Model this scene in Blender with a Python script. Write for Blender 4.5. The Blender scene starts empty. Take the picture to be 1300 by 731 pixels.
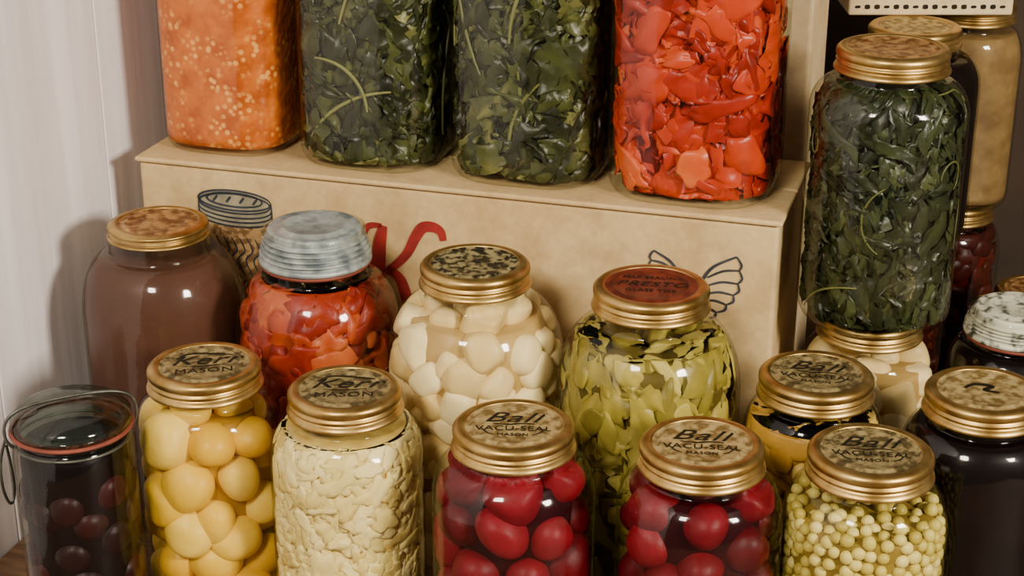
import bpy, bmesh, math, random
import numpy as np
from mathutils import Vector, Matrix
random.seed(7)
rng = np.random.default_rng(7)
COL = bpy.context.scene.collection

# ------------------------------------------------------------------ helpers
def lin(c):
    out = []
    for v in c:
        v = v / 255.0
        out.append(v / 12.92 if v <= 0.04045 else ((v + 0.055) / 1.055) ** 2.4)
    return (out[0], out[1], out[2], 1.0)

def add_obj(name, data, parent=None, loc=(0, 0, 0), rotz=0.0):
    ob = bpy.data.objects.new(name, data)
    COL.objects.link(ob)
    ob.location = loc
    ob.rotation_euler = (0, 0, rotz)
    if parent is not None:
        ob.parent = parent
    return ob

def make_empty(name, loc, rotz=0.0):
    e = add_obj(name, None, None, loc, rotz)
    e.empty_display_size = 0.03
    return e

def mesh_obj(name, V, F, mat, parent=None, col=None, smooth=True, loc=(0, 0, 0), rotz=0.0):
    me = bpy.data.meshes.new(name)
    V = V.tolist() if hasattr(V, 'tolist') else V
    F = F.tolist() if hasattr(F, 'tolist') else F
    me.from_pydata(V, [], F)
    if col is not None:
        a = me.color_attributes.new('Col', 'FLOAT_COLOR', 'POINT')
        a.data.foreach_set('color', np.asarray(col, dtype=np.float32).ravel())
    if smooth:
        me.polygons.foreach_set('use_smooth', [True] * len(me.polygons))
    me.materials.append(mat)
    me.update()
    return add_obj(name, me, parent, loc, rotz)

def lathe(profile, seg=96, radf=None):
    V = []
    for i, (r, z) in enumerate(profile):
        for j in range(seg):
            a = 2 * math.pi * j / seg
            rr = r if radf is None else radf(r, z, a, i, j)
            V.append((rr * math.cos(a), rr * math.sin(a), z))
    F = []
    for i in range(len(profile) - 1):
        for j in range(seg):
            k = (j + 1) % seg
            F.append((i * seg + j, i * seg + k, (i + 1) * seg + k, (i + 1) * seg + j))
    return V, F

def box_vf(x0, x1, y0, y1, z0, z1):
    V = [(x0, y0, z0), (x1, y0, z0), (x1, y1, z0), (x0, y1, z0), (x0, y0, z1), (x1, y0, z1), (x1, y1, z1), (x0, y1, z1)]
    F = [(0, 3, 2, 1), (4, 5, 6, 7), (0, 1, 5, 4), (1, 2, 6, 5), (2, 3, 7, 6), (3, 0, 4, 7)]
    return V, F

def boxes_obj(name, boxes, mat, parent=None, bevel=0.001, loc=(0, 0, 0), rotz=0.0):
    V, F = [], []
    for b in boxes:
        v, f = box_vf(*b)
        o = len(V)
        V += v
        F += [tuple(i + o for i in q) for q in f]
    ob = mesh_obj(name, V, F, mat, parent, smooth=False, loc=loc, rotz=rotz)
    if bevel:
        m = ob.modifiers.new('Bevel', 'BEVEL')
        m.width = bevel
        m.segments = 3
        m.limit_method = 'ANGLE'
    return ob

# ------------------------------------------------------------------ materials
def mat_new(name):
    m = bpy.data.materials.new(name)
    m.use_nodes = True
    nt = m.node_tree
    b = nt.nodes.get('Principled BSDF')
    return m, nt, b

def N(nt, t, **kw):
    n = nt.nodes.new(t)
    for k, v in kw.items():
        setattr(n, k, v)
    return n

def ramp(nt, stops):
    r = N(nt, 'ShaderNodeValToRGB')
    els = r.color_ramp.elements
    els[0].position, els[0].color = stops[0]
    els[1].position, els[1].color = stops[-1]
    for p, c in stops[1:-1]:
        e = els.new(p)
        e.color = c
    return r

def mat_food(name, cols, rough=0.35, nscale=120, nmix=0.35, spec=0.3, bump=0.2, bscale=400):
    """colour varies per piece (Col attribute) and inside each piece (noise)"""
    m, nt, b = mat_new(name)
    at = N(nt, 'ShaderNodeAttribute', attribute_name='Col')
    sep = N(nt, 'ShaderNodeSeparateColor')
    nt.links.new(at.outputs['Color'], sep.inputs[0])
    tc = N(nt, 'ShaderNodeTexCoord')
    no = N(nt, 'ShaderNodeTexNoise')
    no.inputs['Scale'].default_value = nscale
    no.inputs['Detail'].default_value = 4
    nt.links.new(tc.outputs['Object'], no.inputs['Vector'])
    mx = N(nt, 'ShaderNodeMix')
    mx.inputs[0].default_value = nmix
    nt.links.new(sep.outputs[0], mx.inputs[2])
    nt.links.new(no.outputs['Fac'], mx.inputs[3])
    n = len(cols)
    st = [(0.12 + 0.76 * i / (n - 1), lin(c)) for i, c in enumerate(cols)]
    r = ramp(nt, st)
    nt.links.new(mx.outputs[0], r.inputs[0])
    nt.links.new(r.outputs[0], b.inputs['Base Color'])
    b.inputs['Roughness'].default_value = rough
    b.inputs['Specular IOR Level'].default_value = spec
    n2 = N(nt, 'ShaderNodeTexNoise')
    n2.inputs['Scale'].default_value = bscale
    nt.links.new(tc.outputs['Object'], n2.inputs['Vector'])
    bp = N(nt, 'ShaderNodeBump')
    bp.inputs['Strength'].default_value = bump
    bp.inputs['Distance'].default_value = 0.001
    nt.links.new(n2.outputs['Fac'], bp.inputs['Height'])
    nt.links.new(bp.outputs[0], b.inputs['Normal'])
    return m

def mat_noise(name, c1, c2, scale=20, rough=0.6, metallic=0.0, stretch=(1, 1, 1), bump=0.1, bdist=0.001, detail=6, lo=0.35, hi=0.65, rough2=None, spec=0.5):
    m, nt, b = mat_new(name)
    tc = N(nt, 'ShaderNodeTexCoord')
    mp = N(nt, 'ShaderNodeMapping')
    mp.inputs['Scale'].default_value = stretch
    no = N(nt, 'ShaderNodeTexNoise')
    no.inputs['Scale'].default_value = scale
    no.inputs['Detail'].default_value = detail
    nt.links.new(tc.outputs['Object'], mp.inputs[0])
    nt.links.new(mp.outputs[0], no.inputs['Vector'])
    r = ramp(nt, [(lo, lin(c1)), (hi, lin(c2))])
    nt.links.new(no.outputs['Fac'], r.inputs[0])
    nt.links.new(r.outputs[0], b.inputs['Base Color'])
    b.inputs['Roughness'].default_value = rough
    b.inputs['Metallic'].default_value = metallic
    b.inputs['Specular IOR Level'].default_value = spec
    if rough2 is not None:
        mr = N(nt, 'ShaderNodeMapRange')
        mr.inputs[3].default_value = rough
        mr.inputs[4].default_value = rough2
        nt.links.new(no.outputs['Fac'], mr.inputs[0])
        nt.links.new(mr.outputs[0], b.inputs['Roughness'])
    if bump:
        bp = N(nt, 'ShaderNodeBump')
        bp.inputs['Strength'].default_value = bump
        bp.inputs['Distance'].default_value = bdist
        nt.links.new(no.outputs['Fac'], bp.inputs['Height'])
        nt.links.new(bp.outputs[0], b.inputs['Normal'])
    return m

def mat_glass(name, tint=(0.98, 0.985, 0.97), edge=(0.66, 0.68, 0.58)):
    m = bpy.data.materials.new(name)
    m.use_nodes = True
    nt = m.node_tree
    nt.nodes.clear()
    out = N(nt, 'ShaderNodeOutputMaterial')
    lw = N(nt, 'ShaderNodeLayerWeight')
    lw.inputs['Blend'].default_value = 0.5
    p = N(nt, 'ShaderNodeMath', operation='POWER')
    p.inputs[1].default_value = 4.5
    nt.links.new(lw.outputs['Facing'], p.inputs[0])
    ma = N(nt, 'ShaderNodeMath', operation='MULTIPLY_ADD')
    ma.inputs[1].default_value = 0.36
    ma.inputs[2].default_value = 0.034
    nt.links.new(p.outputs[0], ma.inputs[0])
    p2 = N(nt, 'ShaderNodeMath', operation='POWER')
    p2.inputs[1].default_value = 3.0
    nt.links.new(lw.outputs['Facing'], p2.inputs[0])
    mc = N(nt, 'ShaderNodeMix', data_type='RGBA')
    nt.links.new(p2.outputs[0], mc.inputs[0])
    mc.inputs[6].default_value = (*tint, 1)
    mc.inputs[7].default_value = (*edge, 1)
    tr = N(nt, 'ShaderNodeBsdfTransparent')
    nt.links.new(mc.outputs[2], tr.inputs[0])
    gl = N(nt, 'ShaderNodeBsdfGlossy')
    gl.inputs['Roughness'].default_value = 0.08
    gl.inputs['Color'].default_value = (1, 1, 1, 1)
    tc = N(nt, 'ShaderNodeTexCoord')
    no = N(nt, 'ShaderNodeTexNoise')
    no.inputs['Scale'].default_value = 45
    nt.links.new(tc.outputs['Object'], no.inputs['Vector'])
    bp = N(nt, 'ShaderNodeBump')
    bp.inputs['Strength'].default_value = 0.35
    bp.inputs['Distance'].default_value = 0.002
    nt.links.new(no.outputs['Fac'], bp.inputs['Height'])
    nt.links.new(bp.outputs[0], gl.inputs['Normal'])
    mix = N(nt, 'ShaderNodeMixShader')
    nt.links.new(ma.outputs[0], mix.inputs[0])
    nt.links.new(tr.outputs[0], mix.inputs[1])
    nt.links.new(gl.outputs[0], mix.inputs[2])
    nt.links.new(mix.outputs[0], out.inputs[0])
    return m

def mat_card(name, base, light, stain):
    """weathered cardboard: broad stains, fine fibre, faint corrugation"""
    m, nt, b = mat_new(name)
    tc = N(nt, 'ShaderNodeTexCoord')
    n1 = N(nt, 'ShaderNodeTexNoise'); n1.inputs['Scale'].default_value = 9; n1.inputs['Detail'].default_value = 5
    n2 = N(nt, 'ShaderNodeTexNoise'); n2.inputs['Scale'].default_value = 180; n2.inputs['Detail'].default_value = 6
    n3 = N(nt, 'ShaderNodeTexNoise'); n3.inputs['Scale'].default_value = 26; n3.inputs['Detail'].default_value = 8
    for n in (n1, n2, n3):
        nt.links.new(tc.outputs['Object'], n.inputs['Vector'])
    r1 = ramp(nt, [(0.35, lin(base)), (0.65, lin(light))])
    nt.links.new(n1.outputs['Fac'], r1.inputs[0])
    r3 = ramp(nt, [(0.50, (0, 0, 0, 1)), (0.75, (0.6, 0.6, 0.6, 1))])
    nt.links.new(n3.outputs['Fac'], r3.inputs[0])
    mx = N(nt, 'ShaderNodeMix', data_type='RGBA')
    nt.links.new(r3.outputs[0], mx.inputs[0])
    nt.links.new(r1.outputs[0], mx.inputs[6])
    mx.inputs[7].default_value = lin(stain)
    r2 = ramp(nt, [(0.3, (0.86, 0.85, 0.83, 1)), (0.7, (1, 1, 1, 1))])
    nt.links.new(n2.outputs['Fac'], r2.inputs[0])
    mu = N(nt, 'ShaderNodeMix', data_type='RGBA', blend_type='MULTIPLY')
    mu.inputs[0].default_value = 1.0
    nt.links.new(mx.outputs[2], mu.inputs[6])
    nt.links.new(r2.outputs[0], mu.inputs[7])
    nt.links.new(mu.outputs[2], b.inputs['Base Color'])
    b.inputs['Roughness'].default_value = 0.85
    bp = N(nt, 'ShaderNodeBump')
    bp.inputs['Strength'].default_value = 0.4
    bp.inputs['Distance'].default_value = 0.006
    nt.links.new(n1.outputs['Fac'], bp.inputs['Height'])
    bp2 = N(nt, 'ShaderNodeBump')
    bp2.inputs['Strength'].default_value = 0.3
    bp2.inputs['Distance'].default_value = 0.0006
    nt.links.new(n2.outputs['Fac'], bp2.inputs['Height'])
    nt.links.new(bp.outputs[0], bp2.inputs['Normal'])
    nt.links.new(bp2.outputs[0], b.inputs['Normal'])
    return m

GLASS = mat_glass('clear_glass')
GLASS_D = mat_glass('aqua_glass', (0.70, 0.78, 0.72), (0.28, 0.34, 0.30))
BRASS = mat_noise('brass_band', (158, 124, 64), (198, 168, 104), 60, 0.28, 0.95, bump=0.08, rough2=0.46)
DISC_GOLD = mat_noise('gold_lacquer', (120, 96, 50), (186, 164, 110), 150, 0.42, 0.45, bump=0.08, rough2=0.6, lo=0.4, hi=0.6)
DISC_GREY = mat_noise('worn_gold_lacquer', (78, 66, 36), (158, 140, 92), 170, 0.45, 0.4, bump=0.1, rough2=0.6, lo=0.4, hi=0.6)
DISC_RED = mat_noise('red_lacquer', (80, 26, 12), (122, 54, 32), 120, 0.45, 0.3, bump=0.1)
DISC_MOT = mat_noise('mottled_tin', (40, 36, 24), (160, 146, 100), 190, 0.45, 0.35, bump=0.1, lo=0.44, hi=0.58)
DISC_COP = mat_noise('copper_lacquer', (112, 72, 34), (188, 144, 88), 140, 0.42, 0.5, bump=0.1, lo=0.4, hi=0.6)
ZINC = mat_noise('zinc', (104, 114, 116), (168, 176, 172), 90, 0.45, 0.35, bump=0.1)
MILK = mat_noise('stained_white_lid', (70, 72, 60), (205, 204, 182), 130, 0.5, 0.2, bump=0.1, lo=0.36, hi=0.52)
INK = mat_noise('black_ink', (18, 14, 7), (36, 28, 15), 160, 0.7, bump=0, spec=0.2)
INKRED = mat_noise('red_ink', (112, 16, 12), (150, 30, 22), 60, 0.7, bump=0)
INKBLUE = mat_noise('blue_ink', (30, 34, 42), (54, 58, 66), 80, 0.7, bump=0)
PRGREY = mat_noise('grey_print', (118, 112, 92), (158, 148, 118), 90, 0.8, bump=0)
PRTAN = mat_noise('tan_print', (124, 90, 48), (186, 148, 94), 200, 0.8, bump=0, lo=0.45, hi=0.55)
RUBBER = mat_noise('red_rubber', (104, 44, 28), (132, 62, 42), 60, 0.6)
WIRE = mat_noise('steel_wire', (70, 70, 64), (110, 110, 100), 80, 0.4, 0.8)
CARD = mat_card('cardboard', (192, 160, 106), (212, 184, 130), (152, 118, 72))
CARD2 = mat_card('pale_cardboard', (200, 174, 130), (220, 198, 154), (160, 132, 88))

# ------------------------------------------------------------------ jar class
class Jar:
    def __init__(s, name, x, y, z0, H, R, kind='quart', p=2.35, rot=0.0, nr=0.0335, bh=0.0155, shoulder=None, glass=None):
        s.H, s.R, s.p, s.nr, s.bh = H, R, p, nr, bh
        s.e = make_empty(name, (x, y, z0), rot)
        zn = H - bh
        if kind == 'quart':
            s.zb = zn - 0.006
            s.zs = s.zb - (shoulder or 0.026)
        else:
            s.zb = zn - 0.010
            s.zs = s.zb - (shoulder or 0.048)
        P = [(0.0005, 0.005), (R * 0.5, 0.004), (R * 0.74, 0.002), (R * 0.84, 0.0)]
        rc = 0.014
        for i in range(1, 9):
            a = math.pi / 2 * i / 8
            P.append((R * 0.84 + (R * 0.16) * math.sin(a), rc * (1 - math.cos(a))))
        nb = 8
        for i in range(1, nb):
            P.append((R, rc + (s.zs - rc) * i / nb))
        for i in range(0, 15):
            a = math.pi / 2 * i / 14
            P.append((nr * 1.02 + (R - nr * 1.02) * math.cos(a) ** 0.9, s.zs + (s.zb - s.zs) * math.sin(a) ** 1.0))
        top = []
        z = s.zb
        ringh = 0.0032
        k = 0
        while z < H - 0.004:
            z += ringh / 2
            k += 1
            top.append((nr * (1.045 if k % 2 else 1.0), z))
        P += top
        P += [(nr * 1.0, H - 0.0025), (nr * 0.93, H - 0.002)]
        s.prof = P
        pz = [q for q in P[4:]]
        s.tz = np.array([q[1] for q in pz])
        s.tr = np.array([q[0] for q in pz])
        order = np.argsort(s.tz, kind='stable')
        s.tz, s.tr = s.tz[order], s.tr[order]
        V, F = lathe(P, 112, lambda r, z, a, i, j: float(s.rad(r, z, a)))
        s.glass = mesh_obj('glass_body', V, F, glass or GLASS, s.e)

    def se(s, z, a):
        z = np.asarray(z)
        t = np.clip((z - s.zs) / max(1e-6, (s.zb - s.zs)), 0, 1)
        p = s.p + (2.0 - s.p) * t
        return 1.0 / (np.abs(np.cos(a)) ** p + np.abs(np.sin(a)) ** p) ** (1 / p)

    def rad(s, r, z, a):
        return r * s.se(z, a)

    def inner(s, z, a):
        r = np.interp(z, s.tz, s.tr)
        return np.minimum(r, 9) * s.se(z, a)

    def core(s, mat, k=0.8, fill=None, name='contents_core'):
        fill = fill or (s.zb - 0.004)
        prof = [(0.0005, 0.007)]
        n = 26
        for i in range(n + 1):
            z = 0.007 + (fill - 0.007) * i / n
            prof.append((float(np.interp(z, s.tz, s.tr)) * k, z))
        r0 = prof[-1][0]
        prof += [(r0 * 0.97, fill + 0.0008), (r0 * 0.5, fill + 0.0006), (0.0005, fill + 0.0006)]
        V, F = lathe(prof, 80, lambda r, z, a, i, j: float(s.rad(r, z, a)))
        c = np.ones((len(V), 4)) * 0.5
        return mesh_obj(name, V, F, mat, s.e, col=c)

    def clampv(s, V, k, fill):
        a = np.arctan2(V[:, 1], V[:, 0])
        r = np.hypot(V[:, 0], V[:, 1])
        V[:, 2] = np.clip(V[:, 2], 0.006, fill)
        lim = s.inner(V[:, 2], a) * k
        # soft clamp keeps a little roundness in pieces pressed on the glass
        over = np.maximum(r - lim * 0.96, 0)
        r2 = np.where(r > lim * 0.96, lim * 0.96 + lim * 0.04 * (1 - np.exp(-over / (lim * 0.04))), r)
        V[:, 0] = r2 * np.cos(a)
        V[:, 1] = r2 * np.sin(a)
        return V

_ico = {}
def ico(sub):
    if sub not in _ico:
        bm = bmesh.new()
        bmesh.ops.create_icosphere(bm, subdivisions=sub, radius=1.0)
        bm.verts.ensure_lookup_table()
        V = np.array([v.co[:] for v in bm.verts])
        F = np.array([[v.index for v in f.verts] for f in bm.faces])
        bm.free()
        _ico[sub] = (V, F)
    return _ico[sub]

class Bld:
    def __init__(s):
        s.V, s.F, s.C, s.o = [], [], [], 0
    def add(s, V, F, c):
        s.V.append(V)
        s.F += (np.asarray(F) + s.o).tolist()
        cc = np.ones((len(V), 4))
        cc[:, 0] = c
        cc[:, 1] = rng.random()
        s.C.append(cc)
        s.o += len(V)
    def obj(s, name, mat, parent):
        return mesh_obj(name, np.concatenate(s.V), s.F, mat, parent, col=np.concatenate(s.C))

def qr(i):
    """well-spread 2-D sequence: angle, height fraction"""
    return (i * 0.7548776662 % 1.0) * 2 * math.pi, (i * 0.5698402910 + rng.random() * 0.02) % 1.0

def basis(ang, spin, t1, t2):
    n = np.array([math.cos(ang), math.sin(ang), 0])
    t = np.array([-math.sin(ang), math.cos(ang), 0])
    u = np.array([0, 0, 1.0])
    M = np.stack([t, u, n], axis=1)
    R = Matrix.Rotation(t1, 3, 'X') @ Matrix.Rotation(t2, 3, 'Y') @ Matrix.Rotation(spin, 3, 'Z')
    return M @ np.array(R)

def pieces(j, mat, n, dims, fill=None, zmin=0.006, tilt=0.4, noise=0.12, sub=2, kr=(0.93, 0.985), depth=0.12, name='contents', spin=math.pi, vary=0.3, boxy=0.0, topfrac=0.12, spin0=0.0):
    fill = fill or (j.zb - 0.003)
    b = Bld()
    T, F = ico(sub)
    for i in range(n):
        a0, f0 = qr(i)
        ang = a0 + rng.normal() * 0.06
        z = zmin + (fill - zmin) * f0
        top = rng.random() < topfrac
        V = T.copy()
        if boxy:
            q = 2 + boxy * 4
            nn = (np.abs(V) ** q).sum(1) ** (1 / q)
            V = V / nn[:, None]
        ph = rng.random(6) * 6.28
        w = 1 + noise * (np.sin(2.3 * V[:, 0] * 2 + ph[0]) + np.sin(2.9 * V[:, 1] * 2 + ph[1]) + np.sin(3.7 * V[:, 2] + 3 * V[:, 0] + ph[2])) / 1.5
        V = V * w[:, None]
        sc = np.array(dims) * (1 + vary * rng.uniform(-1, 1)) * (1 + 0.15 * rng.uniform(-1, 1, 3))
        V = V * sc
        k = rng.uniform(*kr)
        if top:
            z = fill - 0.002
            Rr = float(j.inner(z, ang)) * math.sqrt(rng.random()) * 0.85
        else:
            Rr = float(j.inner(z, ang)) * k - sc[2] * 0.8 - rng.random() * depth * j.R
        V = V @ basis(ang, spin0 + rng.uniform(-spin, spin), rng.normal() * tilt, rng.normal() * tilt).T
        V = V + np.array([Rr * math.cos(ang), Rr * math.sin(ang), z])
        V = j.clampv(V, k, fill + 0.002)
        b.add(V, F, rng.random())
    return b.obj(name, mat, j.e)

def ringpack(j, mat, r, fill=None, sub=4, noise=0.03, boxy=0.0, jit=0.15, name='contents', vary=0.08, squash=1.0, step=1.62, dens=0.97):
    """round pieces stacked in staggered rings, touching each other, as packed by hand"""
    fill = fill or (j.zb - 0.002)
    b = Bld()
    T, F = ico(sub)
    z = 0.006 + r
    row = 0
    C = []
    while z < fill + r * 0.2:
        lim = float(np.interp(min(z + r * 0.35, j.zb), j.tz, j.tr)) * 0.985 - r
        rad = lim
        ring = 0
        while rad > -0.2 * r and ring < 3:
            if rad < 0.6 * r:
                C.append((0, 0, z)); break
            n = max(3, int(2 * math.pi * rad / (2 * r * dens)))
            off = rng.random() * 6.28 if ring else row * math.pi / n + rng.normal() * 0.1
            for i in range(n):
                a = off + 2 * math.pi * i / n + rng.normal() * jit * 0.35 * r / rad
                e = float(j.se(z, a))
                C.append((rad * e * math.cos(a), rad * e * math.sin(a), z + rng.normal() * jit * r))
            rad -= 1.75 * r
            ring += 1
        z += step * r
        row += 1
    for c in C:
        ph = rng.random(6) * 6.28
        V = T.copy()
        if boxy:
            q = 2 + boxy * 4
            nn = (np.abs(V) ** q).sum(1) ** (1 / q)
            V = V / nn[:, None]
        V = V * (1 + noise * (np.sin(3 * T[:, 0] + ph[0]) + np.sin(3 * T[:, 1] + ph[1]) + np.sin(3 * T[:, 2] + ph[2])))[:, None]
        sc = r * 1.03 * (1 + vary * rng.uniform(-1, 1)) * (1 + vary * rng.uniform(-1, 1, 3)) * np.array((1, 1, squash))
        M = np.array(Matrix.Rotation(rng.random() * 6, 3, Vector(rng.normal(size=3)).normalized()))
        V = (V * sc) @ M.T + np.array(c)
        V = j.clampv(V, 0.985, fill + r)
        b.add(V, F, rng.random())
    return b.obj(name, mat, j.e)

def spheres(j, mat, r, fill=None, tries=3000, sub=3, gap=1.8, noise=0.03, name='contents', maxn=900, vary=0.1):
    fill = fill or (j.zb - 0.002)
    b = Bld()
    T, F = ico(sub)
    P = np.zeros((0, 3))
    for i in range(tries):
        a = rng.random() * 6.283
        z = rng.uniform(r * 0.9 + 0.004, fill - r * 0.5)
        lim = float(j.inner(z, a)) * 0.975 - r
        if lim < 0:
            continue
        rr = lim if i < tries * 0.7 else lim * math.sqrt(rng.random())
        c = np.array([rr * math.cos(a), rr * math.sin(a), z])
        if len(P) and ((P - c) ** 2).sum(1).min() < (gap * r) ** 2:
            continue
        P = np.vstack([P, c])
        if len(P) > maxn:
            break
    for c in P:
        ph = rng.random(3) * 6.28
        V = T * (1 + noise * (np.sin(3 * T[:, 0] + ph[0]) + np.sin(3 * T[:, 1] + ph[1]) + np.sin(3 * T[:, 2] + ph[2])))[:, None]
        V = V * r * (1 + vary * rng.uniform(-1, 1)) * (1 + 0.06 * rng.uniform(-1, 1, 3)) + c
        V = j.clampv(V, 0.985, fill + r)
        b.add(V, F, rng.random())
    return b.obj(name, mat, j.e)

def leaves(j, mat, n, L, W, fill=None, tilt=0.5, crumple=0.25, name='leaves', nu=9, nv=6, kr=(0.86, 0.985), narrow=0.6, spin=math.pi, relief=0.03, spin0=0.0, fold=1.0):
    fill = fill or (j.zb - 0.003)
    b = Bld()
    F = []
    for a in range(nu):
        for c in range(nv):
            i0 = a * (nv + 1) + c
            F.append((i0, i0 + 1, i0 + nv + 2, i0 + nv + 1))
    u = np.repeat(np.linspace(0, 1, nu + 1), nv + 1)
    v = np.tile(np.linspace(-1, 1, nv + 1), nu + 1)
    for i in range(n):
        a0, f0 = qr(i)
        ang = a0 + rng.normal() * 0.06
        z = 0.008 + (fill - 0.008) * f0
        l = L * rng.uniform(0.6, 1.3)
        w = W * rng.uniform(0.6, 1.3)
        ph = rng.random(8) * 6.28
        edge = 1 + 0.3 * np.sin(u * 14 + ph[6]) + 0.18 * np.sin(u * 27 + ph[7])
        X = (u - 0.5) * 2 * l + 0.12 * l * np.sin(v * 4 + ph[5])
        Y = v * w * np.sin(np.pi * np.clip(u, 0.04, 0.96)) ** narrow * edge + 0.25 * l * np.sin(u * 3 + ph[0])
        Z = crumple * w * (np.sin(u * 5 + ph[1]) + 0.7 * np.sin(v * 3 + ph[2]) + 0.6 * np.sin(u * 9 + v * 4 + ph[3]) + 0.5 * fold * np.abs(v))
        V = np.stack([X, Y, Z], axis=1)
        V = V @ basis(ang, spin0 + rng.uniform(-spin, spin), rng.normal() * tilt, rng.normal() * tilt).T
        k = rng.uniform(*kr)
        Rr = float(j.inner(z, ang)) * k - 0.3 * w * crumple
        V = V + np.array([Rr * math.cos(ang), Rr * math.sin(ang), z])
        V = j.clampv(V, k, fill + 0.003)
        rel = 1 - relief * (0.5 + 0.5 * np.sin(u * 8 + v * 3 + ph[4])) - relief * 0.5 * (0.5 + 0.5 * np.sin(u * 15 - v * 7 + ph[3]))
        V[:, 0] *= rel
        V[:, 1] *= rel
        b.add(V, F, np.clip(rng.random() * 0.8 + 0.25 * (1 - np.abs(v)) ** 4, 0, 1))
    return b.obj(name, mat, j.e)

def strands(j, mat, n, L, r, fill=None, name='stems', kr=(0.95, 0.985), vertical=0.5, curl=1.0):
    """thin curved stems lying against the glass"""
    fill = fill or (j.zb - 0.003)
    b = Bld()
    ns, nc = 14, 6
    for i in range(n):
        ang = i * 2.39996 + rng.random()
        z = 0.012 + (fill - 0.02) * rng.random()
        h = math.pi / 2 + rng.normal() * vertical
        k = rng.uniform(*kr)
        kap = rng.normal() * 2.2 * curl
        l = L * rng.uniform(0.6, 1.3)
        pts = []
        for s_ in range(ns + 1):
            R0 = float(j.inner(np.clip(z, .006, fill), ang))
            rr = R0 * k - r * 1.1
            pts.append(np.array([rr * math.cos(ang), rr * math.sin(ang), np.clip(z, .008, fill)]))
            ds = l / ns
            ang += math.cos(h) * ds / max(R0, 0.01)
            z += math.sin(h) * ds
            h += kap / ns
        V = []
        for s_, p in enumerate(pts):
            a = pts[min(s_ + 1, ns)] - pts[max(s_ - 1, 0)]
            a = a / (np.linalg.norm(a) + 1e-9)
            out = np.array([p[0], p[1], 0]); out /= (np.linalg.norm(out) + 1e-9)
            side = np.cross(a, out); side /= (np.linalg.norm(side) + 1e-9)
            out2 = np.cross(side, a)
            t = r * (0.5 + 0.7 * math.sin(math.pi * (0.1 + 0.8 * s_ / ns)))
            for c in range(nc):
                q = 2 * math.pi * c / nc
                V.append(p + side * t * math.cos(q) + out2 * t * 0.7 * math.sin(q))
        F = []
        for s_ in range(ns):
            for c in range(nc):
                d = (c + 1) % nc
                F.append((s_ * nc + c, s_ * nc + d, (s_ + 1) * nc + d, (s_ + 1) * nc + c))
        b.add(np.array(V), F, rng.random())
    return b.obj(name, mat, j.e)

# ------------------------------------------------------------------ lids
def text_mesh(body, size, loc, rotz, mat, parent, shear=0.0, offset=0.0, sx=1.0, name='lid_print'):
    cu = bpy.data.curves.new('tmp', 'FONT')
    cu.body = body
    cu.size = size
    cu.align_x = 'CENTER'
    cu.align_y = 'CENTER'
    cu.shear = shear
    cu.offset = offset
    cu.extrude = 0.00012
    cu.resolution_u = 4
    cu.space_character = 1.08
    ob = bpy.data.objects.new('tmp', cu)
    COL.objects.link(ob)
    dg = bpy.context.evaluated_depsgraph_get()
    me = bpy.data.meshes.new_from_object(ob.evaluated_get(dg))
    bpy.data.objects.remove(ob)
    me.materials.clear()
    me.materials.append(mat)
    me.name = name
    o = add_obj(name, me, parent, loc, rotz)
    o.scale = (sx, 1, 1)
    return o

def ribbon(pts, w, mat, parent, name='print_stroke', plane='xy', zoff=0.0, close=False):
    """flat stroke along a polyline (smoothed) lying in the given plane"""
    P = [Vector(p) for p in pts]
    Q = []
    n = len(P)
    for i in range(n - 1):
        p0, p1, p2, p3 = P[max(i - 1, 0)], P[i], P[i + 1], P[min(i + 2, n - 1)]
        for k in range(6):
            t = k / 6
            Q.append(0.5 * ((2 * p1) + (p2 - p0) * t + (2 * p0 - 5 * p1 + 4 * p2 - p3) * t * t + (3 * p1 - p0 - 3 * p2 + p3) * t ** 3))
    Q.append(P[-1])
    V, F = [], []
    m = len(Q)
    for i, q in enumerate(Q):
        d = Q[min(i + 1, m - 1)] - Q[max(i - 1, 0)]
        if d.length < 1e-9:
            d = Vector((1, 0))
        d.normalize()
        nn = Vector((-d.y, d.x)) * w * (0.35 + 0.65 * math.sin(math.pi * (0.12 + 0.76 * i / (m - 1)))) * 0.5
        for sgn in (1, -1):
            c = q + nn * sgn
            V.append((c.x, c.y, zoff) if plane == 'xy' else (c.x, zoff, c.y))
    for i in range(m - 1):
        F.append((2 * i, 2 * i + 1, 2 * i + 3, 2 * i + 2))
    return mesh_obj(name, V, F, mat, parent, smooth=False)

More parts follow.
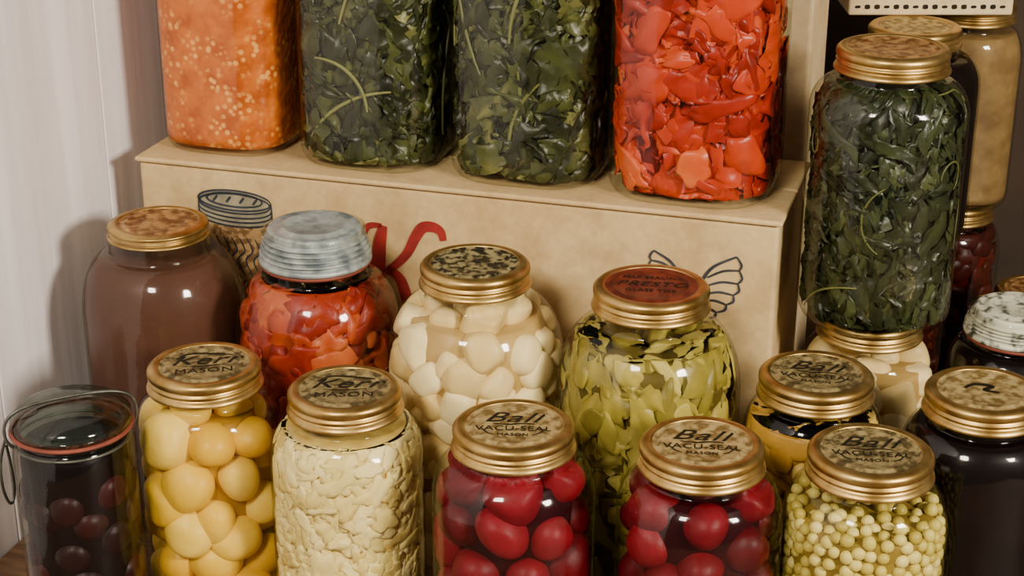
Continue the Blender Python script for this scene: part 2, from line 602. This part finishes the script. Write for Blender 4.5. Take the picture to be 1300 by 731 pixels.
def band_lid(j, disc=None, R=0.0372, text=None, rot=0.0, band=None, tmat=None, bh=None):
    H = j.H
    h = bh or 0.0160
    disc = disc or DISC_GOLD
    sc = h / 0.0155
    prof = [(R * 0.80, H - 0.0018), (R * 0.805, H - 0.0004), (R * 0.83, H), (R * 0.90, H), (R * 0.945, H - 0.0004), (R * 0.975, H - 0.0014),
            (R * 0.99, H - 0.0024 * sc), (R * 0.995, H - 0.0034 * sc), (R * 0.995, H - 0.0052 * sc), (R * 0.985, H - 0.0058 * sc), (R * 0.955, H - 0.0064 * sc), (R * 0.955, H - 0.0070 * sc),
            (R * 0.985, H - 0.0080 * sc), (R * 1.0, H - 0.0088 * sc), (R * 0.99, H - 0.0096 * sc), (R * 0.955, H - 0.0105 * sc), (R * 0.955, H - 0.0110 * sc), (R * 0.99, H - 0.0118 * sc),
            (R * 1.015, H - 0.0128 * sc), (R * 1.03, H - 0.0136 * sc), (R * 1.035, H - 0.0144 * sc), (R * 1.03, H - 0.0151 * sc), (R * 1.01, H - 0.0155 * sc), (R * 0.975, H - 0.0152 * sc)]

    def rf(r, z, a, i, jj):
        if 6 <= i <= 9:
            return r + (0.00045 if jj % 2 else -0.0001)
        return r
    V, F = lathe(prof, 220, rf)
    mesh_obj('screw_band', V, F, band or BRASS, j.e)
    dp = [(0.0004, H - 0.0012), (R * 0.30, H - 0.0012), (R * 0.62, H - 0.0012), (R * 0.645, H - 0.0006), (R * 0.675, H - 0.0006), (R * 0.70, H - 0.0014), (R * 0.76, H - 0.0014), (R * 0.79, H - 0.0008), (R * 0.82, H - 0.0008)]
    V, F = lathe(dp, 96)
    mesh_obj('lid_disc', V, F, disc, j.e)
    er = j.e.rotation_euler[2]
    zt = H - 0.0009
    tm = tmat or INK

    def T(body, size, px, py, shear=0, off=0, sx=1.0):
        c, s_ = math.cos(rot - er), math.sin(rot - er)
        text_mesh(body, size, (px * c - py * s_, px * s_ + py * c, zt), rot - er, tm, j.e, shear, off, sx)
        if off:
            for d in (-off, off):
                text_mesh(body, size, ((px + d) * c - (py + d) * s_, (px + d) * s_ + (py + d) * c, zt - 0.00003), rot - er, tm, j.e, shear, 0.0, sx)

    def S(pts, w):
        c, s_ = math.cos(rot - er), math.sin(rot - er)
        ribbon([(x * c - y * s_, x * s_ + y * c) for x, y in pts], w, tm, j.e, 'lid_print_swash', 'xy', zt)
    if text == 'ball':
        T('Ball', 0.0185, -0.002, 0.0098, 0.45, 0, 1.2)
        T('VACU-SEAL', 0.0084, 0.0, -0.0045, 0, 0, 1.02)
        T('MASON', 0.0048, 0.0, -0.0125, 0, 0, 1.1)
        S([(-0.013, 0.002), (-0.004, 0.0008), (0.006, 0.0026), (0.013, 0.0018)], 0.0016)
        S([(0.012, -0.0125), (0.016, -0.010), (0.020, -0.004)], 0.0010)
        S([(-0.012, -0.0125), (-0.016, -0.010), (-0.020, -0.004)], 0.0010)
    elif text == 'kerr':
        T('Kerr', 0.0190, 0.0, 0.0065, 0.45, 0, 1.15)
        T('MASON', 0.0095, 0.0, -0.0095, 0, 0, 1.1)
        S([(-0.018, 0.010), (-0.010, 0.0175), (0.004, 0.0165), (0.019, 0.013)], 0.0022)
        S([(-0.014, -0.0015), (0.0, -0.0025), (0.014, -0.0010)], 0.0012)
    elif text == 'seal':
        T('SELF SEALING', 0.0062, 0.0, 0.013, 0, 0)
        T('PRESTO', 0.0105, 0.0, 0.002, 0.3, 0, 1.2)
        T('GLASS TOP', 0.0062, 0.0, -0.009, 0, 0)

def zinc_lid(j, mat, R=0.0385, h=0.026):
    H = j.H
    prof = [(0.0004, H - 0.001), (R * 0.50, H - 0.001), (R * 0.56, H + 0.0002), (R * 0.60, H + 0.0002), (R * 0.66, H - 0.0014), (R * 0.74, H - 0.0018), (R * 0.80, H - 0.0008), (R * 0.84, H - 0.0012), (R * 0.865, H - 0.0030), (R * 0.87, H - 0.0060)]
    n = 4
    z0, z1 = H - 0.0065, H - h + 0.005
    dz = (z0 - z1) / n
    for k in range(n):
        rr = 0.87 + 0.028 * k
        zt = z0 - k * dz
        prof += [(R * rr, zt), (R * (rr + 0.06), zt - dz * 0.25), (R * (rr + 0.070), zt - dz * 0.48), (R * (rr + 0.045), zt - dz * 0.70), (R * (rr - 0.012), zt - dz * 0.92)]
    prof += [(R * 0.98, H - h + 0.0042), (R * 1.03, H - h + 0.003), (R * 1.04, H - h + 0.001), (R * 1.02, H - h), (R * 0.97, H - h)]
    V, F = lathe(prof, 128)
    mesh_obj('zinc_cap', V, F, mat, j.e)
    V, F = lathe([(R * 0.93, H - h - 0.0002), (R * 1.0, H - h - 0.0004), (R * 1.01, H - h - 0.0018), (R * 0.99, H - h - 0.003), (R * 0.93, H - h - 0.003)], 96)
    mesh_obj('rubber_ring', V, F, RUBBER, j.e)

def wire_obj(name, pts, r, parent, cyclic=False, mat=None):
    cu = bpy.data.curves.new(name, 'CURVE')
    cu.dimensions = '3D'
    cu.bevel_depth = r
    cu.bevel_resolution = 3
    sp = cu.splines.new('NURBS')
    sp.points.add(len(pts) - 1)
    for i, p in enumerate(pts):
        sp.points[i].co = (*p, 1)
    sp.order_u = 3
    sp.use_endpoint_u = not cyclic
    sp.use_cyclic_u = cyclic
    cu.materials.append(mat or WIRE)
    return add_obj(name, cu, parent)

# ------------------------------------------------------------------ room frame
P0 = (-0.288, 1.260)
EX, EY = 0.9563, -0.2924
ANG = math.atan2(EY, EX)
def S2W(s, q):
    return (P0[0] + EX * s - EY * q, P0[1] + EY * s + EX * q)

# walls, table, floor
WALLP = mat_noise('painted_boards', (226, 218, 218), (250, 246, 248), 7, 0.65, stretch=(6, 6, 0.35), bump=0.4, bdist=0.002)
WALLB = mat_noise('back_plaster', (52, 40, 30), (74, 58, 44), 6, 0.85, bump=0.1)
WOOD = mat_noise('old_wood', (84, 60, 40), (120, 90, 62), 14, 0.6, stretch=(1, 8, 1), bump=0.2)
FLOORM = mat_noise('floor_boards', (70, 54, 42), (98, 78, 60), 6, 0.6, stretch=(1, 8, 1), bump=0.1)
wl = []
q = -1.20
while q < 0.50:
    wl.append((-0.062, -0.032 + 0.0, q, min(q + 0.172, 0.50), -0.75, 1.4))
    q += 0.1735
boxes_obj('wall_left', wl, WALLP, None, 0.0012, (*P0, 0), ANG)
boxes_obj('wall_back', [(-0.062, 1.6, 0.50, 0.53, -0.75, 1.4)], WALLB, None, 0, (*P0, 0), ANG)
boxes_obj('floor', [(-1.2, 2.2, -2.2, 0.53, -0.78, -0.75)], FLOORM, None, 0, (*P0, 0), ANG)
tb = [(-0.030, 1.3, -0.62 + i * 0.16, -0.62 + i * 0.16 + 0.1585, -0.03, 0.0) for i in range(7)]
tt = make_empty('wooden_table', (*P0, 0), ANG)
boxes_obj('table_boards', tb, WOOD, tt, 0.001)
boxes_obj('table_frame', [(0.0, 1.27, -0.58, -0.55, -0.11, -0.03), (0.0, 1.27, 0.44, 0.47, -0.11, -0.03),
                          (0.0, 0.06, -0.60, -0.54, -0.75, -0.03), (1.21, 1.27, -0.60, -0.54, -0.75, -0.03),
                          (0.0, 0.06, 0.42, 0.48, -0.75, -0.03), (1.21, 1.27, 0.42, 0.48, -0.75, -0.03)], WOOD, tt, 0.002)

# ------------------------------------------------------------------ big cardboard box with print
BH = 0.25
cb = make_empty('cardboard_box', (*P0, 0), ANG)
boxes_obj('carton_body', [(0.002, 0.493, 0.002, 0.136, 0.0, BH - 0.0045)], CARD, cb, 0.003)
boxes_obj('carton_flaps', [(0.0, 0.4955, -0.0012, 0.068, BH - 0.004, BH), (0.0, 0.4955, 0.0695, 0.138, BH - 0.004, BH)], CARD, cb, 0.0018)
def FS(pts, w, mat=INKBLUE):
    ribbon(pts, w, mat, cb, 'box_print', 'xz', 0.0012)
def FF(poly, mat):
    mesh_obj('box_print_fill', [(x, 0.0016, z) for x, z in poly], [tuple(range(len(poly)))], mat, cb, smooth=False)
# red script letter
FS([(0.2480, 0.2080), (0.2460, 0.2150), (0.2400, 0.2180), (0.2320, 0.2165), (0.2260, 0.2080), (0.2180, 0.1930), (0.2020, 0.1770)], 0.0085, INKRED)
FS([(0.2030, 0.1820), (0.2130, 0.1740), (0.2180, 0.1600), (0.2240, 0.1450), (0.2340, 0.1400)], 0.0095, INKRED)
FS([(0.2010, 0.2150), (0.1980, 0.2000), (0.1960, 0.1800), (0.1900, 0.1500), (0.1840, 0.1350)], 0.0110, INKRED)
FS([(0.1840, 0.2020), (0.1890, 0.2130), (0.2000, 0.2150)], 0.005, INKRED)
# printed wings: leading edge, fanned feathers, scalloped trailing edge
def wing(cx, cz, s_, mir=1, nf=6):
    def Q(x, z):
        return (cx + mir * x * s_, cz + z * s_)
    FS([Q(0.0, -0.006), Q(0.000, 0.006), Q(0.003, 0.018), Q(0.010, 0.028), Q(0.024, 0.036)], 0.0024)
    tips = [(0.024, 0.036), (0.026, 0.027), (0.0255, 0.018), (0.023, 0.010), (0.019, 0.003), (0.013, -0.003), (0.006, -0.008)][:nf + 1]
    roots = [(0.010, 0.026), (0.006, 0.020), (0.005, 0.014), (0.004, 0.008), (0.003, 0.003), (0.001, -0.002), (0.0, -0.006)]
    for i in range(nf):
        a, b_ = tips[i], tips[i + 1]
        mxp = ((a[0] + b_[0]) / 2 + 0.0022, (a[1] + b_[1]) / 2 - 0.0008)
        FS([Q(*a), Q(*mxp), Q(*b_)], 0.0018)
        rt = roots[i + 1]
        FS([Q(*rt), Q((rt[0] + b_[0]) / 2, (rt[1] + b_[1]) / 2 + 0.002), Q(*b_)], 0.0018)
wing(0.4380, 0.1800, 1.12)
wing(0.4260, 0.1880, 0.85, -1)
FS([(0.4260, 0.1810), (0.4300, 0.1900), (0.4335, 0.1830), (0.4370, 0.1750)], 0.003)
# printed picture of a jar
def ell(cx, cz, a, b_, n=14, a0=0, a1=2 * math.pi):
    return [(cx + a * math.cos(a0 + (a1 - a0) * i / n), cz + b_ * math.sin(a0 + (a1 - a0) * i / n)) for i in range(n + 1)]
jx, jz = 0.081, 0.222
FF(ell(jx, jz - 0.014, 0.030, 0.008, 14, math.pi, 2 * math.pi)[:-1] + [(jx + 0.030, jz - 0.014)] + ell(jx, jz, 0.030, 0.008, 14, 0, math.pi)[:-1] + [(jx - 0.030, jz)], PRGREY)
FF([(jx - 0.026, jz - 0.021), (jx - 0.034, jz - 0.034), (jx - 0.037, jz - 0.06), (jx - 0.037, jz - 0.13), (jx + 0.037, jz - 0.13), (jx + 0.037, jz - 0.06), (jx + 0.034, jz - 0.034), (jx + 0.026, jz - 0.021)], PRTAN)
for (a, b_, dz) in [(0.030, 0.0080, 0), (0.0295, 0.0078, -0.0025), (0.023, 0.0055, 0.0005)]:
    FS(ell(jx, jz + dz, a, b_), 0.0018)
for k in range(4):
    FS([(jx - 0.018 + k * 0.011, jz - 0.002), (jx - 0.014 + k * 0.011, jz + 0.003)], 0.0020)
for dz in (-0.006, -0.0095, -0.013):
    FS(ell(jx, jz + dz, 0.030, 0.008, 12, math.pi, 2 * math.pi), 0.0015)
for sg in (-1, 1):
    FS([(jx + sg * 0.030, jz), (jx + sg * 0.030, jz - 0.014), (jx + sg * 0.026, jz - 0.020), (jx + sg * 0.034, jz - 0.030), (jx + sg * 0.037, jz - 0.06), (jx + sg * 0.037, jz - 0.12)], 0.0016)
for k in range(8):
    FS([(jx - 0.024 + 0.0065 * k, jz - 0.030), (jx - 0.020 + 0.0065 * k, jz - 0.040), (jx - 0.026 + 0.0065 * k, jz - 0.048), (jx - 0.021 + 0.0065 * k, jz - 0.060)], 0.0014)

# tall carton behind
c2 = make_empty('shipping_carton', (*P0, 0), ANG)
boxes_obj('carton_body', [(0.30, 0.488, 0.152, 0.25, 0.0, 0.52)], CARD2, c2, 0.003)
boxes_obj('carton_tape', [(0.385, 0.41, 0.1512, 0.2508, 0.30, 0.5208)], CARD, c2, 0.0)

# ------------------------------------------------------------------ food materials
M_BEET = mat_food('beet', [(54, 1, 6), (90, 5, 16), (124, 18, 30)], 0.45, 90, 0.5, 0.16, 0.5, 130)
M_BEETL = mat_noise('beet_juice', (30, 1, 4), (44, 2, 8), 30, 0.5, bump=0, spec=0.1)
M_PLUM = mat_food('plum', [(18, 4, 5), (34, 7, 8), (56, 14, 13)], 0.4, 60, 0.4, 0.15)
M_BLACK = mat_noise('berry_juice', (7, 3, 4), (14, 5, 6), 30, 0.4, bump=0, spec=0.08)
M_PEA = mat_food('pea', [(160, 140, 50), (196, 178, 80), (220, 202, 118)], 0.4, 100, 0.3, 0.3, 0.1)
M_PEAL = mat_noise('pea_brine', (112, 92, 28), (136, 114, 40), 30, 0.5, bump=0, spec=0.1)
M_PEACH = mat_food('peach', [(200, 144, 16), (222, 176, 38), (236, 204, 92)], 0.4, 60, 0.5, 0.22, 0.3, 220)
M_PEACHL = mat_noise('peach_syrup', (140, 98, 14), (168, 124, 30), 30, 0.5, bump=0, spec=0.1)
M_PALE = mat_food('chopped_squash', [(200, 172, 90), (226, 204, 126), (240, 222, 158)], 0.45, 120, 0.4, 0.25, 0.4, 300)
M_PALEL = mat_noise('squash_brine', (176, 146, 70), (200, 172, 90), 90, 0.5, bump=0, spec=0.1)
M_POT = mat_food('potato', [(204, 174, 106), (226, 200, 136), (240, 220, 164)], 0.4, 60, 0.3, 0.25, 0.2, 200)
M_POTL = mat_noise('potato_brine', (158, 126, 66), (184, 152, 88), 30, 0.5, bump=0, spec=0.1)
M_TOM = mat_food('tomato', [(84, 10, 4), (126, 28, 10), (158, 58, 22), (180, 96, 48)], 0.38, 90, 0.45, 0.22, 0.4, 180)
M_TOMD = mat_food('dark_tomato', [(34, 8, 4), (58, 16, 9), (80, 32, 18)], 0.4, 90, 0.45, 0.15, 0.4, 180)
M_TOML = mat_noise('tomato_juice', (60, 8, 4), (86, 16, 8), 30, 0.4, bump=0, spec=0.1)
M_BROWN = mat_noise('apple_butter', (72, 46, 35), (86, 56, 43), 14, 0.45, bump=0.02, spec=0.08)
M_CAB = mat_food('pickled_cabbage', [(92, 80, 24), (130, 116, 40), (164, 148, 60), (198, 182, 100)], 0.4, 50, 0.45, 0.25, 0.3, 120)
M_CABL = mat_noise('cabbage_brine', (74, 62, 20), (96, 82, 32), 30, 0.4, bump=0, spec=0.1)
M_GRN = mat_food('stewed_greens', [(16, 19, 7), (40, 44, 18), (68, 72, 32), (122, 118, 66)], 0.36, 60, 0.35, 0.3, 0.8, 120)
M_GRND = mat_food('dark_greens', [(18, 22, 11), (42, 48, 25), (70, 76, 41)], 0.36, 60, 0.35, 0.3, 0.8, 120)
M_GRNL = mat_noise('greens_liquor', (10, 12, 5), (18, 21, 9), 30, 0.5, bump=0, spec=0.1)
M_STEM = mat_food('green_stem', [(74, 78, 36), (100, 102, 52), (130, 128, 76)], 0.4, 60, 0.4, 0.3)
M_PEP = mat_food('red_pepper', [(98, 12, 3), (150, 32, 8), (182, 58, 18), (204, 98, 42)], 0.34, 60, 0.45, 0.28, 0.5, 100)
M_PEPL = mat_noise('pepper_brine', (74, 10, 3), (100, 18, 6), 30, 0.4, bump=0, spec=0.1)
M_YEL = mat_food('yellow_bean', [(176, 126, 34), (204, 158, 60), (222, 190, 100)], 0.4, 60, 0.4, 0.3)
M_BEIGE = mat_noise('corn_relish', (112, 86, 50), (138, 112, 68), 60, 0.5, bump=0.05, spec=0.1)

def mat_carrot():
    m, nt, b = mat_new('carrot_relish')
    tc = N(nt, 'ShaderNodeTexCoord')
    no = N(nt, 'ShaderNodeTexNoise')
    no.inputs['Scale'].default_value = 70
    vo = N(nt, 'ShaderNodeTexVoronoi')
    vo.inputs['Scale'].default_value = 190
    vo.inputs['Randomness'].default_value = 1.0
    nt.links.new(tc.outputs['Object'], no.inputs['Vector'])
    nt.links.new(tc.outputs['Object'], vo.inputs['Vector'])
    r = ramp(nt, [(0.35, lin((166, 76, 14))), (0.65, lin((200, 106, 34)))])
    nt.links.new(no.outputs['Fac'], r.inputs[0])
    r2 = ramp(nt, [(0.28, (1, 1, 1, 1)), (0.46, (0, 0, 0, 1))])
    nt.links.new(vo.outputs['Distance'], r2.inputs[0])
    n3 = N(nt, 'ShaderNodeTexNoise')
    n3.inputs['Scale'].default_value = 50
    nt.links.new(tc.outputs['Object'], n3.inputs['Vector'])
    r3 = ramp(nt, [(0.46, (0, 0, 0, 1)), (0.60, (1, 1, 1, 1))])
    nt.links.new(n3.outputs['Fac'], r3.inputs[0])
    mu = N(nt, 'ShaderNodeMath', operation='MULTIPLY')
    nt.links.new(r2.outputs[0], mu.inputs[0])
    nt.links.new(r3.outputs[0], mu.inputs[1])
    mx = N(nt, 'ShaderNodeMix', data_type='RGBA')
    nt.links.new(mu.outputs[0], mx.inputs[0])
    nt.links.new(r.outputs[0], mx.inputs[6])
    mx.inputs[7].default_value = lin((226, 160, 78))
    nt.links.new(mx.outputs[2], b.inputs['Base Color'])
    b.inputs['Roughness'].default_value = 0.35
    b.inputs['Specular IOR Level'].default_value = 0.15
    bp = N(nt, 'ShaderNodeBump')
    bp.inputs['Strength'].default_value = 0.4
    bp.inputs['Distance'].default_value = 0.0015
    nt.links.new(vo.outputs['Distance'], bp.inputs['Height'])
    nt.links.new(bp.outputs[0], b.inputs['Normal'])
    return m
M_CAR = mat_carrot()

# ------------------------------------------------------------------ front row
QH = 0.1805
# swing-top jar
H = 0.166
j = Jar('swing_top_plum_jar', -0.280, 0.985, 0, H, 0.0385, 'quart', 2.0, 0, nr=0.0335, bh=0.004, shoulder=0.018)
j.core(M_BLACK, 0.88, j.zb - 0.006)
ringpack(j, M_PLUM, 0.0130, j.zb - 0.016, sub=3, jit=0.3)
V, F = lathe([(0.0004, H + 0.013), (0.012, H + 0.0128), (0.020, H + 0.0118), (0.023, H + 0.0095), (0.029, H + 0.0085), (0.034, H + 0.007), (0.0375, H + 0.003), (0.038, H - 0.002), (0.037, H - 0.004), (0.030, H - 0.004), (0.012, H + 0.004), (0.0004, H + 0.006)], 96)
mesh_obj('glass_lid', V, F, GLASS_D, j.e)
V, F = lathe([(0.032, H - 0.0040), (0.0385, H - 0.0040), (0.0392, H - 0.0050), (0.0385, H - 0.0062), (0.032, H - 0.0062)], 96)
mesh_obj('rubber_ring', V, F, RUBBER, j.e)
wire_obj('wire_collar', [(0.0362 * math.cos(a), 0.0362 * math.sin(a), H - 0.013) for a in np.linspace(0, 2 * math.pi, 24, endpoint=False)], 0.0010, j.e, True)
ba = math.radians(25)
cba, sba = math.cos(ba), math.sin(ba)
bw = [(-0.037, H - 0.013), (-0.0415, H - 0.010), (-0.042, H + 0.004), (-0.034, H + 0.0120), (-0.015, H + 0.0150), (0.015, H + 0.0150), (0.034, H + 0.0120), (0.042, H + 0.004), (0.0415, H - 0.010), (0.037, H - 0.013)]
wire_obj('wire_bail', [(x * cba, x * sba, z) for x, z in bw], 0.0011, j.e)
wire_obj('wire_lever', [(-0.0385, -0.016, H - 0.008), (-0.043, -0.018, H - 0.020), (-0.044, -0.016, H - 0.045), (-0.041, -0.010, H - 0.060), (-0.039, -0.004, H - 0.045), (-0.040, -0.010, H - 0.015)], 0.0010, j.e)

j = Jar('peach_jar', -0.203, 1.036, 0, QH, 0.0480, 'quart', 2.3, 0.2)
j.core(M_PEACHL, 0.66, j.zb - 0.012)
ringpack(j, M_PEACH, 0.0165, noise=0.05, jit=0.3, vary=0.16, squash=0.9, step=1.35, dens=0.86)
band_lid(j, DISC_GREY, text='kerr', rot=0.15)

j = Jar('chopped_squash_jar', -0.1070, 1.000, 0, QH, 0.0495, 'quart', 2.3, -0.1)
j.core(M_PALEL, 0.90)
pieces(j, M_PALE, 800, (0.0105, 0.0075, 0.005), tilt=0.8, noise=0.3, sub=3, depth=0.07, boxy=0.5, fill=j.zb - 0.006)
leaves(j, M_PALE, 260, 0.0085, 0.0055, tilt=0.6, crumple=0.35, narrow=0.3, relief=0.03, nu=6, nv=4, kr=(0.93, 0.98), fill=j.zb - 0.006, name='shreds')
band_lid(j, DISC_GREY, text='kerr', rot=0.02, band=BRASS, R=0.0365)

j = Jar('pickled_beet_jar', 0.001, 0.948, 0, QH, 0.0510, 'quart', 2.3, 0.0)
j.core(M_BEETL, 0.72, j.zb - 0.01)
ringpack(j, M_BEET, 0.0155, noise=0.045, vary=0.14, jit=0.22, dens=0.93)
band_lid(j, DISC_GOLD, text='ball', rot=-0.05, R=0.0375)

j = Jar('pickled_beet_jar', 0.114, 0.924, 0, QH, 0.0500, 'quart', 2.3, 0.1)
j.core(M_BEETL, 0.72, j.zb - 0.01)
ringpack(j, M_BEET, 0.0152, noise=0.045, vary=0.14, jit=0.25, dens=0.93)
band_lid(j, DISC_GOLD, text='ball', rot=-0.1, R=0.0375)

j = Jar('pea_jar', 0.2135, 0.915, 0, QH, 0.0485, 'quart', 2.3, 0.05)
j.core(M_PEAL, 0.9, j.zb - 0.02)
spheres(j, M_PEA, 0.0041, tries=30000, sub=2, gap=1.62, maxn=2600, fill=j.zb - 0.014)
band_lid(j, DISC_GREY, text='ball', rot=-0.12, R=0.0372)

j = Jar('yellow_bean_jar', 0.1985, 1.022, 0, QH, 0.0455, 'quart', 2.2, 0.1)
j.core(M_PEACHL, 0.8, j.zb - 0.014)
pieces(j, M_YEL, 220, (0.020, 0.009, 0.007), tilt=0.5, noise=0.08, sub=3, fill=j.zb - 0.010, depth=0.12)
band_lid(j, DISC_GREY, text='ball', rot=-0.2, R=0.0372)

j = Jar('blackberry_jar', 0.302, 0.997, 0, QH, 0.0485, 'quart', 2.4, 0.05)
j.core(M_BLACK, 0.97, j.zb - 0.004)
band_lid(j, DISC_GOLD, text=None, rot=-0.1, R=0.0375)
ribbon([(-0.012, 0.004), (-0.004, 0.009), (0.006, 0.005), (0.0, 0.0), (0.008, -0.004)], 0.004, INK, j.e, 'lid_print_mark', 'xy', j.H - 0.0009)

# ------------------------------------------------------------------ middle row (half gallon, round shoulders)
j = Jar('apple_butter_jar', -0.257, 1.180, 0, 0.227, 0.0595, 'round', 2.0, 0, nr=0.0350, bh=0.012)
j.core(M_BROWN, 0.975, j.zb - 0.004)
band_lid(j, DISC_COP, text=None, rot=0, R=0.0360, bh=0.010)

j = Jar('tomato_jar', -0.139, 1.141, 0, 0.239, 0.0595, 'round', 2.0, 0, nr=0.0345, bh=0.026)
j.core(M_TOML, 0.84)
pieces(j, M_TOM, 260, (0.017, 0.013, 0.008), tilt=0.7, noise=0.28, sub=3, depth=0.16, boxy=0.3)
zinc_lid(j, ZINC, 0.0385, 0.026)

j = Jar('potato_jar', -0.0250, 1.090, 0, 0.231, 0.0615, 'round', 2.0, 0)
j.core(M_POTL, 0.84, j.zb - 0.012)
ringpack(j, M_POT, 0.0128, noise=0.06, boxy=0.3, jit=0.35, vary=0.16, step=1.42, dens=0.9)
band_lid(j, DISC_MOT, text=None, R=0.0372)

j = Jar('pickled_cabbage_jar', 0.0915, 1.050, 0, 0.231, 0.0615, 'round', 2.0, 0)
j.core(M_CABL, 0.86, j.zb - 0.018)
leaves(j, M_CAB, 120, 0.028, 0.018, tilt=0.4, name='cabbage_leaves', narrow=0.35, fill=j.zb - 0.012, relief=0.04, nu=12, nv=8)
pieces(j, M_CAB, 120, (0.026, 0.0085, 0.006), tilt=0.4, noise=0.14, sub=3, spin=0.9, spin0=math.pi / 2, depth=0.12, fill=j.zb - 0.012)
band_lid(j, DISC_RED, text='seal', rot=-0.15, R=0.0382)

# ------------------------------------------------------------------ top row on the box (square half gallons)
def tj(name, s_, hw, qo=0.066):
    x, y = S2W(s_, qo)
    return Jar(name, x, y, BH, 0.235, hw, 'round', 3.4, ANG)
j = tj('carrot_relish_jar', 0.0575, 0.0510)
j.core(M_CAR, 0.975)
band_lid(j, DISC_GOLD, R=0.038)
for k, (s_, hw) in enumerate([(0.1770, 0.0560), (0.2990, 0.0575)]):
    j = tj('stewed_greens_jar', s_, hw)
    j.core(M_GRNL, 0.82)
    leaves(j, M_GRN, 520, 0.022, 0.017, tilt=0.65, crumple=0.45, narrow=0.25, relief=0.045, kr=(0.88, 0.985), nu=12, nv=8)
    strands(j, M_STEM, 16, 0.08, 0.0013, curl=0.4, vertical=0.35)
    band_lid(j, DISC_GOLD, R=0.038)
j = tj('red_pepper_jar', 0.4220, 0.0600, 0.063)
j.core(M_PEPL, 0.84)
leaves(j, M_PEP, 260, 0.028, 0.019, tilt=0.5, crumple=0.35, narrow=0.25, name='pepper_strips', relief=0.045, spin=0.8, kr=(0.88, 0.98), nu=14, nv=9)
pieces(j, M_PEP, 90, (0.022, 0.011, 0.006), tilt=0.6, noise=0.2, sub=3, depth=0.05, spin=0.8, kr=(0.93, 0.98))
band_lid(j, DISC_GOLD, R=0.038)

# ------------------------------------------------------------------ right-hand stacks
RX = 0.2555
j = Jar('potato_jar', RX, 1.133, 0, 0.175, 0.0480, 'quart', 2.2, 0)
j.core(M_POTL, 0.84, j.zb - 0.016)
ringpack(j, M_POT, 0.0128, fill=j.zb - 0.012, noise=0.06, boxy=0.3, jit=0.35, vary=0.16, step=1.42, dens=0.9)
band_lid(j, DISC_GOLD, R=0.0365)

j = Jar('wild_greens_jar', RX, 1.133, 0.175, 0.194, 0.0530, 'quart', 2.3, 0.0, shoulder=0.022)
j.core(M_GRNL, 0.82)
leaves(j, M_GRND, 620, 0.021, 0.008, tilt=0.55, crumple=0.5, narrow=0.35, relief=0.04)
strands(j, M_STEM, 12, 0.045, 0.0007, curl=1.4, vertical=0.9)
band_lid(j, DISC_COP, text=None, R=0.0378)

j = Jar('blackberry_jar', 0.362, 1.137, 0, 0.178, 0.0460, 'quart', 2.2, 0, bh=0.02)
j.core(M_BLACK, 0.97)
zinc_lid(j, MILK, 0.0360, 0.020)

j = Jar('tomato_jar', 0.320, 1.350, 0, 0.155, 0.0450, 'quart', 2.2, 0)
j.core(M_TOML, 0.85)
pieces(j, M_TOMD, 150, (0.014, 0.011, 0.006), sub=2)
band_lid(j, DISC_COP, R=0.036)
j = Jar('blackberry_jar', 0.320, 1.350, 0.155, 0.175, 0.0545, 'quart', 2.2, 0)
j.core(M_BLACK, 0.97)
band_lid(j, DISC_GOLD, R=0.0365)
j = Jar('tomato_jar', 0.386, 1.434, 0, 0.155, 0.0440, 'quart', 2.2, 0)
j.core(M_TOML, 0.85)
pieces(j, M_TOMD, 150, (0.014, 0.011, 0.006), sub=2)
band_lid(j, DISC_COP, R=0.036)
j = Jar('corn_relish_jar', 0.386, 1.434, 0.155, 0.175, 0.0440, 'quart', 2.6, 0)
j.core(M_BEIGE, 0.96)
band_lid(j, DISC_GOLD, R=0.036)
j = Jar('blackberry_jar', 0.425, 1.290, 0, 0.128, 0.0420, 'quart', 2.2, 0)
j.core(M_BLACK, 0.95)
band_lid(j, DISC_COP, R=0.034)

c3 = make_empty('printed_carton', (0.345, 1.44, 0.33), 0.0)
boxes_obj('carton_body', [(-0.073, 0.060, -0.060, 0.06, 0.0, 0.11)], CARD2, c3, 0.002)
for k in range(16):
    ribbon([(-0.068 + k * 0.0078, 0.007), (-0.0635 + k * 0.0078, 0.0072)], 0.004 - 0.0015 * (k % 3 == 0), INK, c3, 'carton_print', 'xz', -0.0603)

# ------------------------------------------------------------------ lights
def area(name, loc, target, size, power, color):
    l = bpy.data.lights.new(name, 'AREA')
    l.shape = 'SQUARE'
    l.size = size
    l.energy = power
    l.color = color
    o = add_obj(name, l)
    o.location = loc
    d = Vector(target) - Vector(loc)
    o.rotation_euler = d.to_track_quat('-Z', 'Y').to_euler()
    return o
area('key_light', (1.05, -0.05, 0.85), (0.0, 1.15, 0.2), 0.26, 37, (1.0, 0.895, 0.745))
area('fill_light', (-0.45, -0.15, 1.15), (0.05, 1.15, 0.2), 0.26, 21, (1.0, 0.895, 0.745))
w = bpy.data.worlds.new('World')
bpy.context.scene.world = w
w.use_nodes = True
bg = w.node_tree.nodes['Background']
bg.inputs[0].default_value = (1.0, 0.84, 0.68, 1)
bg.inputs[1].default_value = 0.14

# ------------------------------------------------------------------ camera
cam = bpy.data.cameras.new('camera')
cam.sensor_width = 36
cam.lens = 2200 / 1300 * 36
cam.clip_start = 0.02
co = add_obj('camera', cam)
co.location = (0, 0, 0.663)
co.rotation_euler = (math.radians(67.5), 0, 0)
bpy.context.scene.camera = co
